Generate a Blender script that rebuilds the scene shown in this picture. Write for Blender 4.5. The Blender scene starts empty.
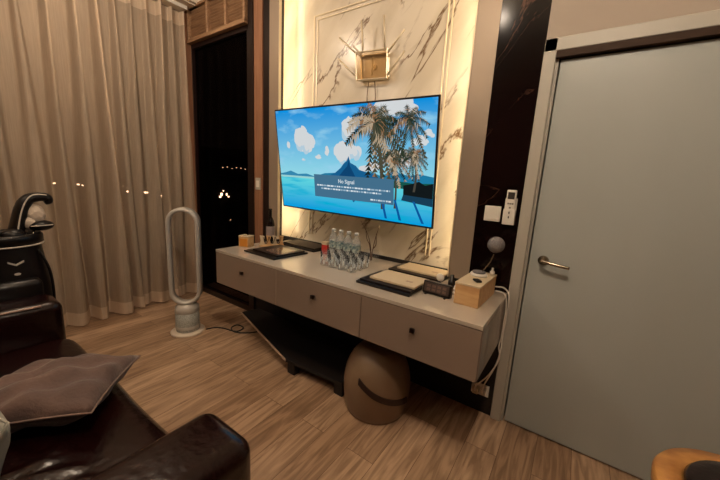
import bpy, bmesh, math, random
from mathutils import Vector, Matrix
random.seed(7)
S = bpy.context.scene
C = S.collection
PI = math.pi

# ---------------------------------------------------------------- camera
H = 1.395
cam_d = bpy.data.cameras.new('camera')
cam = bpy.data.objects.new('camera', cam_d)
C.objects.link(cam)
S.camera = cam
yw, pt, rl = -.597, -.183, .057
fw = Vector((math.sin(yw)*math.cos(pt), math.cos(yw)*math.cos(pt), math.sin(pt)))
r0 = Vector((math.cos(yw), -math.sin(yw), 0))
u0 = r0.cross(fw)
cr = r0*math.cos(rl) + u0*math.sin(rl)
cu = -r0*math.sin(rl) + u0*math.cos(rl)
M3 = Matrix((cr, cu, -fw)).transposed()
cam.matrix_world = Matrix.Translation((0, 0, H)) @ M3.to_4x4()
cam_d.sensor_width = 36
cam_d.lens = 316.7/720*36
cam_d.clip_start = 0.02
cam_d.clip_end = 300

# ---------------------------------------------------------------- world, exposure
w = bpy.data.worlds.new('night')
S.world = w
w.use_nodes = True
w.node_tree.nodes['Background'].inputs[0].default_value = (.010, .006, .005, 1)
w.node_tree.nodes['Background'].inputs[1].default_value = 0.3
S.view_settings.view_transform = 'Standard'
S.view_settings.look = 'None'
S.view_settings.exposure = 0.05
S.view_settings.gamma = 1
S.view_settings.use_curve_mapping = False

WARM = (1.0, .82, .64)
S.cycles.transparent_max_bounces = 48
CEIL = 3.07
# the room's downlights: (x, y, watts)
DOWN = [(0.0, .28, 58), (-2.57, .72, 30), (-.85, .52, 8), (-1.7, -.75, 14), (-3.0, -.9, 18)]
for x, y, e in DOWN:
    l = bpy.data.lights.new('downlight', 'POINT')
    l.energy = e*1.05
    l.color = WARM
    l.shadow_soft_size = .045
    o = bpy.data.objects.new('downlight_lamp', l)
    o.location = (x, y, CEIL-.12)
    C.objects.link(o)

# ---------------------------------------------------------------- materials
def lin(c):
    def f(v):
        v /= 255
        return v/12.92 if v <= .04045 else ((v+.055)/1.055)**2.4
    return (f(c[0]), f(c[1]), f(c[2]), 1)

def mat(name, col, rough=.5, metal=0, spec=.5, coat=0, noise=None, bump=None, emit=None, sheen=0, trans=0, alpha=1, coatr=.05):
    m = bpy.data.materials.new(name)
    m.use_nodes = True
    nt = m.node_tree
    b = nt.nodes['Principled BSDF']
    b.inputs['Base Color'].default_value = lin(col)
    b.inputs['Roughness'].default_value = rough
    b.inputs['Metallic'].default_value = metal
    b.inputs['Specular IOR Level'].default_value = spec
    b.inputs['Coat Weight'].default_value = coat
    b.inputs['Coat Roughness'].default_value = coatr
    b.inputs['Sheen Weight'].default_value = sheen
    b.inputs['Transmission Weight'].default_value = trans
    b.inputs['Alpha'].default_value = alpha
    tc = nt.nodes.new('ShaderNodeTexCoord')
    if noise:      # (second colour, scale, (sx,sy,sz))
        c2, sc, s3 = noise
        mp = nt.nodes.new('ShaderNodeMapping'); mp.inputs['Scale'].default_value = s3
        nz = nt.nodes.new('ShaderNodeTexNoise'); nz.inputs['Scale'].default_value = sc; nz.inputs['Detail'].default_value = 6
        mx = nt.nodes.new('ShaderNodeMix'); mx.data_type = 'RGBA'
        rp = nt.nodes.new('ShaderNodeValToRGB'); rp.color_ramp.elements[0].position = .35; rp.color_ramp.elements[1].position = .65
        nt.links.new(tc.outputs['Object'], mp.inputs[0]); nt.links.new(mp.outputs[0], nz.inputs['Vector'])
        nt.links.new(nz.outputs['Fac'], rp.inputs[0]); nt.links.new(rp.outputs[0], mx.inputs[0])
        mx.inputs[6].default_value = lin(col); mx.inputs[7].default_value = lin(c2)
        nt.links.new(mx.outputs[2], b.inputs['Base Color'])
    if bump:       # (scale, strength, distance)
        nz = nt.nodes.new('ShaderNodeTexNoise'); nz.inputs['Scale'].default_value = bump[0]; nz.inputs['Detail'].default_value = 4
        bp = nt.nodes.new('ShaderNodeBump'); bp.inputs['Strength'].default_value = bump[1]; bp.inputs['Distance'].default_value = bump[2]
        nt.links.new(tc.outputs['Object'], nz.inputs['Vector']); nt.links.new(nz.outputs['Fac'], bp.inputs['Height'])
        nt.links.new(bp.outputs[0], b.inputs['Normal'])
    if emit:       # (colour, strength)
        b.inputs['Emission Color'].default_value = lin(emit[0]); b.inputs['Emission Strength'].default_value = emit[1]
    return m

def nodes(m): return m.node_tree, m.node_tree.nodes, m.node_tree.links

def wood_floor():
    m = bpy.data.materials.new('plank_floor'); m.use_nodes = True
    nt, N, L = nodes(m); b = N['Principled BSDF']
    tc = N.new('ShaderNodeTexCoord'); mp = N.new('ShaderNodeMapping')
    mp.inputs['Rotation'].default_value = (0, 0, PI/2)
    br = N.new('ShaderNodeTexBrick')
    br.inputs['Scale'].default_value = 1; br.inputs['Brick Width'].default_value = 1.2; br.inputs['Row Height'].default_value = .165
    br.inputs['Mortar Size'].default_value = .0012; br.inputs['Mortar Smooth'].default_value = .3; br.inputs['Bias'].default_value = 0
    br.offset = .37
    br.inputs['Color1'].default_value = lin((152, 124, 98)); br.inputs['Color2'].default_value = lin((186, 158, 130))
    br.inputs['Mortar'].default_value = lin((88, 60, 40))
    L.new(tc.outputs['Object'], mp.inputs[0]); L.new(mp.outputs[0], br.inputs['Vector'])
    # grain stretched along the planks, offset per plank
    ad = N.new('ShaderNodeVectorMath'); ad.operation = 'ADD'
    sc = N.new('ShaderNodeVectorMath'); sc.operation = 'MULTIPLY'; sc.inputs[1].default_value = (17, 9, 0)
    L.new(br.outputs['Color'], sc.inputs[0]); L.new(tc.outputs['Object'], ad.inputs[0]); L.new(sc.outputs[0], ad.inputs[1])
    mg = N.new('ShaderNodeMapping'); mg.inputs['Scale'].default_value = (1.0, .10, 1); L.new(ad.outputs[0], mg.inputs[0])
    nz = N.new('ShaderNodeTexNoise'); nz.inputs['Scale'].default_value = 22; nz.inputs['Detail'].default_value = 8; nz.inputs['Distortion'].default_value = 1.6
    L.new(mg.outputs[0], nz.inputs['Vector'])
    rp = N.new('ShaderNodeValToRGB'); e = rp.color_ramp.elements
    e[0].position = .36; e[0].color = (.50, .44, .40, 1); e[1].position = .62; e[1].color = (1.12, 1.1, 1.08, 1)
    L.new(nz.outputs['Fac'], rp.inputs[0])
    mx = N.new('ShaderNodeMix'); mx.data_type = 'RGBA'; mx.blend_type = 'MULTIPLY'; mx.inputs[0].default_value = .8
    L.new(br.outputs['Color'], mx.inputs[6]); L.new(rp.outputs[0], mx.inputs[7]); L.new(mx.outputs[2], b.inputs['Base Color'])
    b.inputs['Roughness'].default_value = .38; b.inputs['Specular IOR Level'].default_value = .4
    return m

def marble(name, base, vein, scale=1.3, rough=.12, width=.02, seed=0.0, cloud=(.86, .84, .80), spec=.4):
    m = bpy.data.materials.new(name); m.use_nodes = True
    nt, N, L = nodes(m); b = N['Principled BSDF']
    tc = N.new('ShaderNodeTexCoord'); mp = N.new('ShaderNodeMapping')
    m_r = N.new('ShaderNodeMapping'); m_r.inputs['Rotation'].default_value = (0, math.radians(52), 0)
    mp.inputs['Scale'].default_value = (.5, 1, 1.8)
    mp.inputs['Location'].default_value = (seed, 0, seed*.7)
    L.new(tc.outputs['Object'], m_r.inputs[0]); L.new(m_r.outputs[0], mp.inputs[0])
    def veins(sc, wd, dist):
        nz = N.new('ShaderNodeTexNoise'); nz.inputs['Scale'].default_value = sc; nz.inputs['Detail'].default_value = 7
        nz.inputs['Distortion'].default_value = dist; nz.inputs['Roughness'].default_value = .55
        L.new(mp.outputs[0], nz.inputs['Vector'])
        s = N.new('ShaderNodeMath'); s.operation = 'SUBTRACT'; s.inputs[1].default_value = .5; L.new(nz.outputs['Fac'], s.inputs[0])
        a = N.new('ShaderNodeMath'); a.operation = 'ABSOLUTE'; L.new(s.outputs[0], a.inputs[0])
        r = N.new('ShaderNodeValToRGB'); r.color_ramp.elements[0].position = 0; r.color_ramp.elements[0].color = (1, 1, 1, 1)
        r.color_ramp.elements[1].position = wd; r.color_ramp.elements[1].color = (0, 0, 0, 1)
        L.new(a.outputs[0], r.inputs[0]); return r
    v1 = veins(scale, width, .8); 
    nm = N.new('ShaderNodeTexNoise'); nm.inputs['Scale'].default_value = 1.9; L.new(mp.outputs[0], nm.inputs['Vector'])
    rm = N.new('ShaderNodeValToRGB'); rm.color_ramp.elements[0].position = .42; rm.color_ramp.elements[1].position = .52
    L.new(nm.outputs['Fac'], rm.inputs[0])
    mu = N.new('ShaderNodeMath'); mu.operation = 'MULTIPLY'; L.new(v1.outputs[0], mu.inputs[0]); L.new(rm.outputs[0], mu.inputs[1])
    cl = N.new('ShaderNodeTexNoise'); cl.inputs['Scale'].default_value = 2.3; cl.inputs['Detail'].default_value = 5; L.new(mp.outputs[0], cl.inputs['Vector'])
    rc = N.new('ShaderNodeValToRGB'); rc.color_ramp.elements[0].position = .38; rc.color_ramp.elements[0].color = (*cloud, 1)
    rc.color_ramp.elements[1].position = .55; rc.color_ramp.elements[1].color = (1, 1, 1, 1); L.new(cl.outputs['Fac'], rc.inputs[0])
    m0 = N.new('ShaderNodeMix'); m0.data_type = 'RGBA'; m0.blend_type = 'MULTIPLY'; m0.inputs[0].default_value = 1
    m0.inputs[6].default_value = lin(base); L.new(rc.outputs[0], m0.inputs[7])
    mx = N.new('ShaderNodeMix'); mx.data_type = 'RGBA'; L.new(mu.outputs[0], mx.inputs[0]); L.new(m0.outputs[2], mx.inputs[6]); mx.inputs[7].default_value = lin(vein)
    L.new(mx.outputs[2], b.inputs['Base Color'])
    b.inputs['Roughness'].default_value = rough; b.inputs['Specular IOR Level'].default_value = spec
    return m

def sheer():
    m = bpy.data.materials.new('sheer_curtain_cloth'); m.use_nodes = True
    nt, N, L = nodes(m); out = N['Material Output']; b = N['Principled BSDF']
    b.inputs['Base Color'].default_value = lin((242, 218, 190)); b.inputs['Roughness'].default_value = .8
    tr = N.new('ShaderNodeBsdfTransparent'); tl = N.new('ShaderNodeBsdfTranslucent'); tl.inputs[0].default_value = lin((226, 204, 172))
    tc = N.new('ShaderNodeTexCoord'); mp = N.new('ShaderNodeMapping'); mp.inputs['Scale'].default_value = (1, 1, .03)
    nz = N.new('ShaderNodeTexNoise'); nz.inputs['Scale'].default_value = 140; nz.inputs['Detail'].default_value = 2
    L.new(tc.outputs['Object'], mp.inputs[0]); L.new(mp.outputs[0], nz.inputs['Vector'])
    mr = N.new('ShaderNodeMapRange'); mr.inputs[1].default_value = .3; mr.inputs[2].default_value = .7; mr.inputs[3].default_value = .52; mr.inputs[4].default_value = .60
    L.new(nz.outputs['Fac'], mr.inputs[0])
    # hem and heading bands are woven denser
    sx = N.new('ShaderNodeSeparateXYZ'); L.new(tc.outputs['Object'], sx.inputs[0])
    g1 = N.new('ShaderNodeMath'); g1.operation = 'GREATER_THAN'; g1.inputs[1].default_value = .13; L.new(sx.outputs[2], g1.inputs[0])
    g2 = N.new('ShaderNodeMath'); g2.operation = 'LESS_THAN'; g2.inputs[1].default_value = 2.84; L.new(sx.outputs[2], g2.inputs[0])
    ml = N.new('ShaderNodeMath'); ml.operation = 'MULTIPLY'; L.new(g1.outputs[0], ml.inputs[0]); L.new(g2.outputs[0], ml.inputs[1])
    mh = N.new('ShaderNodeMapRange'); mh.inputs[3].default_value = .62; mh.inputs[4].default_value = 1; L.new(ml.outputs[0], mh.inputs[0])
    m2 = N.new('ShaderNodeMath'); m2.operation = 'MULTIPLY'; L.new(mh.outputs[0], m2.inputs[0]); L.new(mr.outputs[0], m2.inputs[1])
    a = N.new('ShaderNodeMixShader'); a.inputs[0].default_value = .12; L.new(b.outputs[0], a.inputs[1]); L.new(tl.outputs[0], a.inputs[2])
    c = N.new('ShaderNodeMixShader'); L.new(m2.outputs[0], c.inputs[0]); L.new(a.outputs[0], c.inputs[1]); L.new(tr.outputs[0], c.inputs[2])
    L.new(c.outputs[0], out.inputs[0])
    return m

def glassy(name, tint=(1, 1, 1), rough=0.0, mixf=.12, body=0):
    m = bpy.data.materials.new(name); m.use_nodes = True
    nt, N, L = nodes(m); out = N['Material Output']
    tr = N.new('ShaderNodeBsdfTransparent'); tr.inputs[0].default_value = (*tint, 1)
    gl = N.new('ShaderNodeBsdfGlossy'); gl.inputs['Roughness'].default_value = rough
    lw = N.new('ShaderNodeLayerWeight'); lw.inputs[0].default_value = mixf
    mx = N.new('ShaderNodeMixShader'); L.new(lw.outputs['Fresnel'], mx.inputs[0]); L.new(tr.outputs[0], mx.inputs[1]); L.new(gl.outputs[0], mx.inputs[2])
    if body:
        df = N.new('ShaderNodeBsdfDiffuse'); df.inputs[0].default_value = (.85, .88, .88, 1)
        m2 = N.new('ShaderNodeMixShader'); m2.inputs[0].default_value = body
        L.new(mx.outputs[0], m2.inputs[1]); L.new(df.outputs[0], m2.inputs[2]); mx = m2
    L.new(mx.outputs[0], out.inputs[0])
    return m

def emitter(name, col, s):
    m = bpy.data.materials.new(name); m.use_nodes = True
    nt, N, L = nodes(m); e = N.new('ShaderNodeEmission'); e.inputs[0].default_value = lin(col); e.inputs[1].default_value = s
    L.new(e.outputs[0], N['Material Output'].inputs[0]); return m

M = dict(
    floor=wood_floor(),
    marble=marble('cream_marble', (226, 216, 198), (108, 78, 48), 1.1, .24, .012, 3.1),
    dmarble=marble('black_marble', (18, 6, 6), (96, 66, 54), 1.1, .14, .0035, 8.3, (.6, .6, .6), .25),
    wall=mat('warm_wall_paint', (172, 160, 146), .8, bump=(60, .05, .01)),
    backwall=mat('fill_cut_wall_brown', (92, 66, 50), .6),  # unseen walls darkened to cut the light they bounce back
    ceil=mat('ceiling_paint', (222, 208, 188), .85),
    door=mat('sage_grey_door', (172, 178, 174), .38, noise=((166, 171, 166), 2, (1, 1, .3))),
    dframe=mat('door_frame_paint', (178, 174, 162), .45),
    brown=mat('brown_seal', (54, 36, 22), .6, spec=.2),
    bronze=mat('bronze_mirror', (168, 152, 134), .42, .5),
    silver=mat('satin_trim', (150, 128, 104), .28, .9),
    pinkwood=mat('rosy_wood_strip', (150, 108, 80), .45, noise=((134, 92, 66), 6, (8, 8, .6))),
    darkwood=mat('dark_wood', (24, 10, 8), .35),
    slat=mat('vent_wood', (168, 132, 98), .5, noise=((136, 102, 74), 10, (.6, 6, 6))),
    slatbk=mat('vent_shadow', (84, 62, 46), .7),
    console=mat('console_lacquer', (138, 121, 107), .22, spec=.5, coat=.4),
    ctop=mat('console_top_lit_lacquer', (188, 176, 160), .14, coat=.5),  # lighter copy of the console lacquer: the top's reflected glow painted in
    knob=mat('dark_knob_metal', (40, 24, 18), .3, .7),
    black=mat('black_plastic', (14, 9, 8), .35),
    blackm=mat('matte_black', (12, 7, 6), .6),
    edge=mat('edge_glint_clasp', (176, 150, 128), .4, .1),  # pale tone paints the lit table edge; folder clasps share it
    leather=mat('oxblood_leather', (22, 4, 4), .24, coat=.15, spec=.35, coatr=.15, bump=(28, .25, .01)),
    velvet=mat('taupe_cushion_cloth', (98, 74, 64), .75, sheen=.25, noise=((78, 58, 52), 9, (1, 1, 1)), bump=(90, .3, .01)),
    piping=mat('piping_cloth', (118, 96, 86), .7),
    pale=mat('pale_grey_cloth', (160, 158, 146), .85, bump=(120, .3, .01)),
    pouf=mat('pouf_leather', (116, 96, 76), .42, bump=(14, .2, .01), noise=((112, 86, 62), 4, (1, 1, 1))),
    strap=mat('dark_strap', (34, 14, 12), .45),
    fan=mat('silver_fan_plastic', (190, 184, 174), .35, .1),
    fanw=mat('pale_fan_base', (222, 208, 188), .35),
    fang=mat('fan_grille', (182, 182, 172), .45, .1, noise=((130, 132, 124), 160, (1, 1, 1))),
    glass=glassy('clear_glass', (.985, .99, .985), .06, .06, .05),
    cut=glassy('cut_glass_glint', (.98, .99, .98), .1, .05, .7),  # white body colour paints the sparkle on the cut facets
    pane=glassy('window_pane', (.55, .5, .48), .02, .06),
    water=glassy('bottle_plastic', (.95, .98, .99), .12, .12, .25),
    label=mat('bottle_label', (190, 200, 190), .5, noise=((80, 110, 120), 60, (1, 1, 1))),
    cap=mat('bottle_cap', (210, 216, 216), .4),
    red=mat('red_packet', (176, 46, 40), .5),
    cream=mat('cream_paper', (206, 188, 156), .6),
    lwood=mat('light_plywood', (206, 168, 118), .5, noise=((186, 142, 92), 7, (1, 5, 5))),
    amber=mat('amber_panel', (204, 132, 44), .45),
    white=mat('white_plastic', (226, 220, 208), .4),
    lcd=mat('remote_display', (60, 56, 52), .3),
    meshg=mat('grey_mesh', (122, 118, 118), .6, noise=((96, 92, 94), 130, (1, 1, 1))),
    chrome=mat('brushed_handle', (170, 158, 140), .22, 1),
    gold=mat('pale_gold_metal', (236, 222, 194), .3, .4),
    smoke=glassy('smoked_glass', (.86, .78, .66), .08, .15),
    twig=mat('brown_twig', (92, 60, 36), .7),
    bag=mat('black_golf_bag', (10, 6, 6), .4, coat=.15, spec=.3),
    trimw=mat('bag_white_trim', (200, 190, 176), .5),
    towel=mat('white_towel', (206, 190, 172), .9, bump=(40, .5, .02)),
    bent=mat('bent_beech', (204, 150, 84), .35, coat=.3, noise=((166, 108, 50), 14, (1, 1, 6))),
    wine=mat('dark_bottle_glass', (20, 12, 10), .12),
    sheer=sheer(),
    led=emitter('warm_led', (255, 226, 176), 38),
    lamp=emitter('downlight_lens', (255, 222, 176), 8),
)

# ---------------------------------------------------------------- mesh helpers
def link(name, bm, m, parent=None, smooth=False, loc=None):
    me = bpy.data.meshes.new(name); bm.to_mesh(me); bm.free()
    for mm in (m if isinstance(m, (list, tuple)) else [m]): me.materials.append(mm)
    if smooth:
        for p in me.polygons: p.use_smooth = True
    o = bpy.data.objects.new(name, me); C.objects.link(o)
    if loc: o.location = loc
    if parent: o.parent = parent
    return o

def tag(o, label, cat, group=None):
    o['label'] = label; o['category'] = cat
    if group: o['group'] = group
    return o
def thing(name, label, cat, loc=(0, 0, 0), rz=0, group=None):
    o = bpy.data.objects.new(name, None); C.objects.link(o); o.empty_display_size = .05
    o.location = loc; o.rotation_euler = (0, 0, rz)
    return tag(o, label, cat, group)
def struct(name, bm, m, parent=None, smooth=False):
    o = link(name, bm, m, parent, smooth)
    if not parent: o['kind'] = 'structure'
    return o
def B(): return bmesh.new()

def box(bm, x0, x1, y0, y1, z0, z1, bev=0, seg=2, mi=0, mx=None):
    t = bmesh.new()
    bmesh.ops.create_cube(t, size=1)
    for v in t.verts:
        v.co = Vector(((x0+x1)/2+v.co.x*(x1-x0), (y0+y1)/2+v.co.y*(y1-y0), (z0+z1)/2+v.co.z*(z1-z0)))
    if bev: bmesh.ops.bevel(t, geom=t.edges[:], offset=bev, segments=seg, profile=.5, affect='EDGES')
    if mx: bmesh.ops.transform(t, matrix=mx, verts=t.verts)
    for f in t.faces: f.material_index = mi
    me = bpy.data.meshes.new('t'); t.to_mesh(me); t.free(); bm.from_mesh(me); bpy.data.meshes.remove(me)
    return bm

def prism(bm, pts, z0, z1, mi=0, mx=None):
    """pts xy outline extruded in z"""
    a = [bm.verts.new((p[0], p[1], z0)) for p in pts]; b = [bm.verts.new((p[0], p[1], z1)) for p in pts]
    fs = [bm.faces.new(a[::-1]), bm.faces.new(b)]
    n = len(pts)
    for i in range(n): fs.append(bm.faces.new((a[i], a[(i+1) % n], b[(i+1) % n], b[i])))
    for f in fs: f.material_index = mi
    if mx: bmesh.ops.transform(bm, matrix=mx, verts=a+b)
    return bm

def lathe(bm, prof, n=32, sx=1, sy=1, loc=(0, 0, 0), mi=0, mx=None):
    rings = []
    vs = []
    for r, z in prof:
        if r < 1e-6:
            v = bm.verts.new((loc[0], loc[1], loc[2]+z)); rings.append([v]*n); vs.append(v)
        else:
            ring = [bm.verts.new((loc[0]+sx*r*math.cos(2*PI*i/n), loc[1]+sy*r*math.sin(2*PI*i/n), loc[2]+z)) for i in range(n)]
            rings.append(ring); vs += ring
    for a, b in zip(rings, rings[1:]):
        for i in range(n):
            q = []
            for v in (a[i], a[(i+1) % n], b[(i+1) % n], b[i]):
                if v not in q: q.append(v)
            if len(q) > 2:
                f = bm.faces.new(q); f.material_index = mi
    if mx: bmesh.ops.transform(bm, matrix=mx, verts=vs)
    return bm

def smoothpath(pts, k=6):
    P = [Vector(p) for p in pts]; out = []
    for i in range(len(P)-1):
        a = P[max(i-1, 0)]; b = P[i]; c = P[i+1]; d = P[min(i+2, len(P)-1)]
        for j in range(k):
            t = j/k
            out.append(.5*((2*b)+(c-a)*t+(2*a-5*b+4*c-d)*t*t+(3*b-a-3*c+d)*t**3))
    out.append(P[-1]); return out

def tube(bm, pts, r, n=8, k=0, closed=False, mi=0, rfun=None):
    P = smoothpath(pts, k) if k else [Vector(p) for p in pts]
    m = len(P); rings = []
    up = Vector((0, 0, 1))
    prev = None
    for i, p in enumerate(P):
        if closed: t = (P[(i+1) % m]-P[i-1]).normalized()
        else: t = (P[min(i+1, m-1)]-P[max(i-1, 0)]).normalized()
        if prev is None:
            a = t.cross(up)
            if a.length < .1: a = t.cross(Vector((1, 0, 0)))
        else: a = prev-t*prev.dot(t)
        a.normalize(); prev = a; b = t.cross(a)
        rr = rfun(i/(m-1)) if rfun else r
        rings.append([bm.verts.new(p+a*rr*math.cos(2*PI*j/n)+b*rr*math.sin(2*PI*j/n)) for j in range(n)])
    rng = range(m) if closed else range(m-1)
    for i in rng:
        A, Bq = rings[i], rings[(i+1) % m]
        for j in range(n):
            f = bm.faces.new((A[j], A[(j+1) % n], Bq[(j+1) % n], Bq[j])); f.material_index = mi
    if not closed:
        for f in (bm.faces.new(rings[0][::-1]), bm.faces.new(rings[-1])): f.material_index = mi
    return bm

def sphere(bm, c, r, sx=1, sy=1, sz=1, n=24, mi=0, mx=None):
    prof = [(r*math.sin(PI*i/12), -r*math.cos(PI*i/12)*sz) for i in range(13)]
    prof[0] = (0, -r*sz); prof[-1] = (0, r*sz)
    return lathe(bm, prof, n, sx, sy, c, mi, mx)

def cushion_bm(wd, ht, th, n=18, wr=.012, sd=1, power=.42):
    """square stuffed cushion in local xy, thickness z"""
    rnd = random.Random(sd)
    ph = [rnd.uniform(0, 6) for _ in range(8)]
    bm = bmesh.new(); grid = {}
    for s in (1, -1):
        for i in range(n+1):
            for j in range(n+1):
                u = -1+2*i/n; v = -1+2*j/n
                if s < 0 and (i in (0, n) or j in (0, n)): grid[(s, i, j)] = grid[(1, i, j)]; continue
                e = max(0, (1-u**2))*max(0, (1-v**2))
                pin = 1-.10*(1-abs(u)**3)*abs(v)**2 if abs(v) > abs(u) else 1
                x = u*wd/2*(1-.07*(1-v*v)*u*u); y = v*ht/2*(1-.07*(1-u*u)*v*v)
                z = s*th/2*e**power
                z += wr*math.sqrt(e)*(math.sin(7*u+3*v+ph[0])*math.sin(4*v+ph[1])+.7*math.sin(11*v-5*u+ph[2]))
                grid[(s, i, j)] = bm.verts.new((x, y, z))
    for s in (1, -1):
        for i in range(n):
            for j in range(n):
                q = [grid[(s, i, j)], grid[(s, i+1, j)], grid[(s, i+1, j+1)], grid[(s, i, j+1)]]
                bm.faces.new(q if s > 0 else q[::-1])
    rim = [(-1+2*i/n, -1) for i in range(n)]+[(1, -1+2*i/n) for i in range(n)]+[(1-2*i/n, 1) for i in range(n)]+[(-1, 1-2*i/n) for i in range(n)]
    rimp = [(u*wd/2*(1-.07*(1-v*v)*u*u), v*ht/2*(1-.07*(1-u*u)*v*v), 0) for u, v in rim]
    return bm, rimp

# ================================================================= SETTING
YW = 1.945       # wall plane of the door and trims
YM = 2.10        # marble at the back of the lit niche
XL = -3.62
struct('floor', box(B(), -3.75, 2.2, -2.6, 2.2, -.05, 0), M['floor'])
struct('ceiling', box(B(), -3.75, 2.2, -2.6, 2.3, CEIL, CEIL+.05), M['ceil'])
struct('wall_back', box(B(), -3.75, 2.2, -2.7, -2.6, 0, CEIL), M['backwall'])
struct('wall_right', box(B(), 2.1, 2.2, -2.6, 2.1, 0, CEIL), M['backwall'])
# wall above the door and to its right
bm = B()
box(bm, -.262, 2.1, YW, YW+.14, 2.13, CEIL)
box(bm, .78, 2.1, YW, YW+.14, 0, 2.13)
struct('wall_front', bm, M['wall'])
# lit marble niche
struct('wall_marble', box(B(), -2.36, -.50, YM, YM+.06, .835, CEIL), M['marble'])
bm = B()
box(bm, -2.60, -.26, YM, YM+.06, 0, .80); box(bm, -2.36, -.50, YM-.012, YM+.05, .807, .835)
struct('trim_1', bm, M['blackm'])            # black skirting under the marble and wall behind the console
struct('wall_under_console', box(B(), -2.60, -.262, YW, YM, 0, .525), M['blackm'])
struct('wall_dark_marble', box(B(), -.497, -.262, YW, YM+.06, .525, CEIL), M['dmarble'])
struct('trim_2', box(B(), -.622, -.497, YW-.004, YW+.012, .83, CEIL), M['bronze'])
struct('trim_3', box(B(), -2.36, -2.235, YW-.004, YW+.012, .83, CEIL), M['bronze'])
struct('trim_4', box(B(), -.628, -.622, YW-.012, YW+.012, .83, CEIL), M['gold'])
struct('trim_5', box(B(), -2.235, -2.229, YW-.012, YW+.012, .83, CEIL), M['gold'])
struct('trim_6', box(B(), -2.45, -2.36, YW+.004, YM, .525, CEIL), M['darkwood'])
struct('trim_7', box(B(), -2.565, -2.45, YW-.006, YM, .525, CEIL), M['pinkwood'])
struct('trim_8', box(B(), -2.63, -2.565, YW-.02, YM, 0, CEIL), M['darkwood'])
# inlaid moulding on the marble
bm = B()
for x0, x1, z0, z1 in ((-2.0, -1.985, .9, 2.69), (-1.96, -1.95, .9, 2.66), (-2.0, -.82, 2.68, 2.692), (-1.96, -.85, 2.65, 2.66), (-.86, -.85, .9, 2.66), (-.832, -.82, .9, 2.69)):
    box(bm, x0, x1, YM-.008, YM, z0, z1, .002, 1)
struct('trim_9', bm, M['gold'])
# LED strips down both sides of the niche
for i, (xa, xb) in enumerate(((-2.30, -2.285), (-.585, -.57))):
    bm = B(); box(bm, xa, xb, YW+.012, YW+.017, .85, CEIL-.02)
    tag(link('led_strip', bm, M['led']), ('warm glowing strip light down the left edge of the marble panel', 'warm glowing strip light down the right edge of the marble panel')[i], 'strip light')
# dark window (left of the niche)
wf = struct('window_1', box(box(box(box(B(), -3.62, -3.585, YW-.01, YW+.05, 0, 2.70), -2.66, -2.63, YW-.01, YW+.05, 0, 2.70), -3.62, -2.63, YW-.01, YW+.05, 2.66, 2.70), -3.62, -2.63, YW-.01, YW+.05, 0, .06), M['darkwood'])
struct('pane', box(B(), -3.585, -2.66, YW+.02, YW+.028, .06, 2.66), M['pane'], wf)
# window behind the curtains
wf = B()
for y in (-2.5, -1.3, 0, 1.2, 1.86): box(wf, -3.75, -3.70, y-.02, y+.02, 0, 2.95)
box(wf, -3.75, -3.70, -2.6, 1.9, 2.9, 3.07); box(wf, -3.75, -3.70, -2.6, 1.9, 0, .08)
wf = struct('window_2', wf, M['darkwood'])
struct('pane', box(B(), -3.73, -3.722, -2.6, 1.88, .08, 2.9), M['pane'], wf)
struct('wall_left', box(B(), -3.78, -3.60, 1.88, YW+.0, 0, CEIL), M['pinkwood'])
# ceiling moulding in front of the curtain and over the vent
struct('trim_10', box(B(), -3.42, -3.38, -2.6, YW, CEIL-.05, CEIL, .008), M['ceil'])
struct('trim_11', box(B(), -3.60, -2.58, YW-.04, YW, CEIL-.035, CEIL, .006), M['ceil'])

# ---- wooden slatted vent
t = thing('air_vent', 'wooden slatted air vent above the dark window', 'vent', (0, 0, 0))
bm = B()
for x in (-3.60, -3.245, -2.94, -2.665): box(bm, x, x+.03, YW-.05, YW+.03, 2.72, CEIL-.035, .003, 1)
box(bm, -3.60, -2.635, YW-.055, YW+.03, 2.70, 2.735, .003, 1); box(bm, -3.60, -2.635, YW-.05, YW+.03, CEIL-.06, CEIL-.035, .003, 1)
link('vent_frame', bm, M['slat'], t)
bm = B()
for k in range(11):
    z = 2.75+k*.0245
    mx = Matrix.Translation((-3.12, YW-.012, z)) @ Matrix.Rotation(math.radians(-38), 4, 'X')
    box(bm, -.465, .465, -.014, .014, -.003, .003, mx=mx)
link('louvre_slats', bm, M['slat'], t)
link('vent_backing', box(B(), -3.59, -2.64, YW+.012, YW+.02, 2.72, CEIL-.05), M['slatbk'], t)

# ---- door
d = B(); box(d, -.262, -.205, YW-.02, YW+.1, 0, 2.14, .004, 1); box(d, -.262, .78, YW-.02, YW+.1, 2.078, 2.14, .004, 1); box(d, .725, .78, YW-.02, YW+.1, 0, 2.13, .004, 1)
box(d, -.205, -.192, YW+.004, YW+.1, 0, 2.06)
dr = struct('door_1', d, M['dframe'])
struct('door_leaf', box(B(), -.185, .72, YW+.008, YW+.05, .008, 2.042, .003, 1), M['door'], dr)
struct('door_seal', box(B(), -.205, .725, YW-.022, YW+.05, 2.047, 2.078), M['brown'], dr)
bm = B()
lathe(bm, [(0, 0), (.026, 0), (.026, .008), (.012, .011), (.010, .045), (0, .045)], 24, mx=Matrix.Translation((-.118, YW+.008, 1.03)) @ Matrix.Rotation(PI/2, 4, 'X'))
tube(bm, [(-.118, YW-.035, 1.03), (-.10, YW-.045, 1.03), (-.06, YW-.047, 1.025), (.005, YW-.045, 1.018)], .009, 10, 5)
struct('door_handle', bm, M['chrome'], dr, True)

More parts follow.
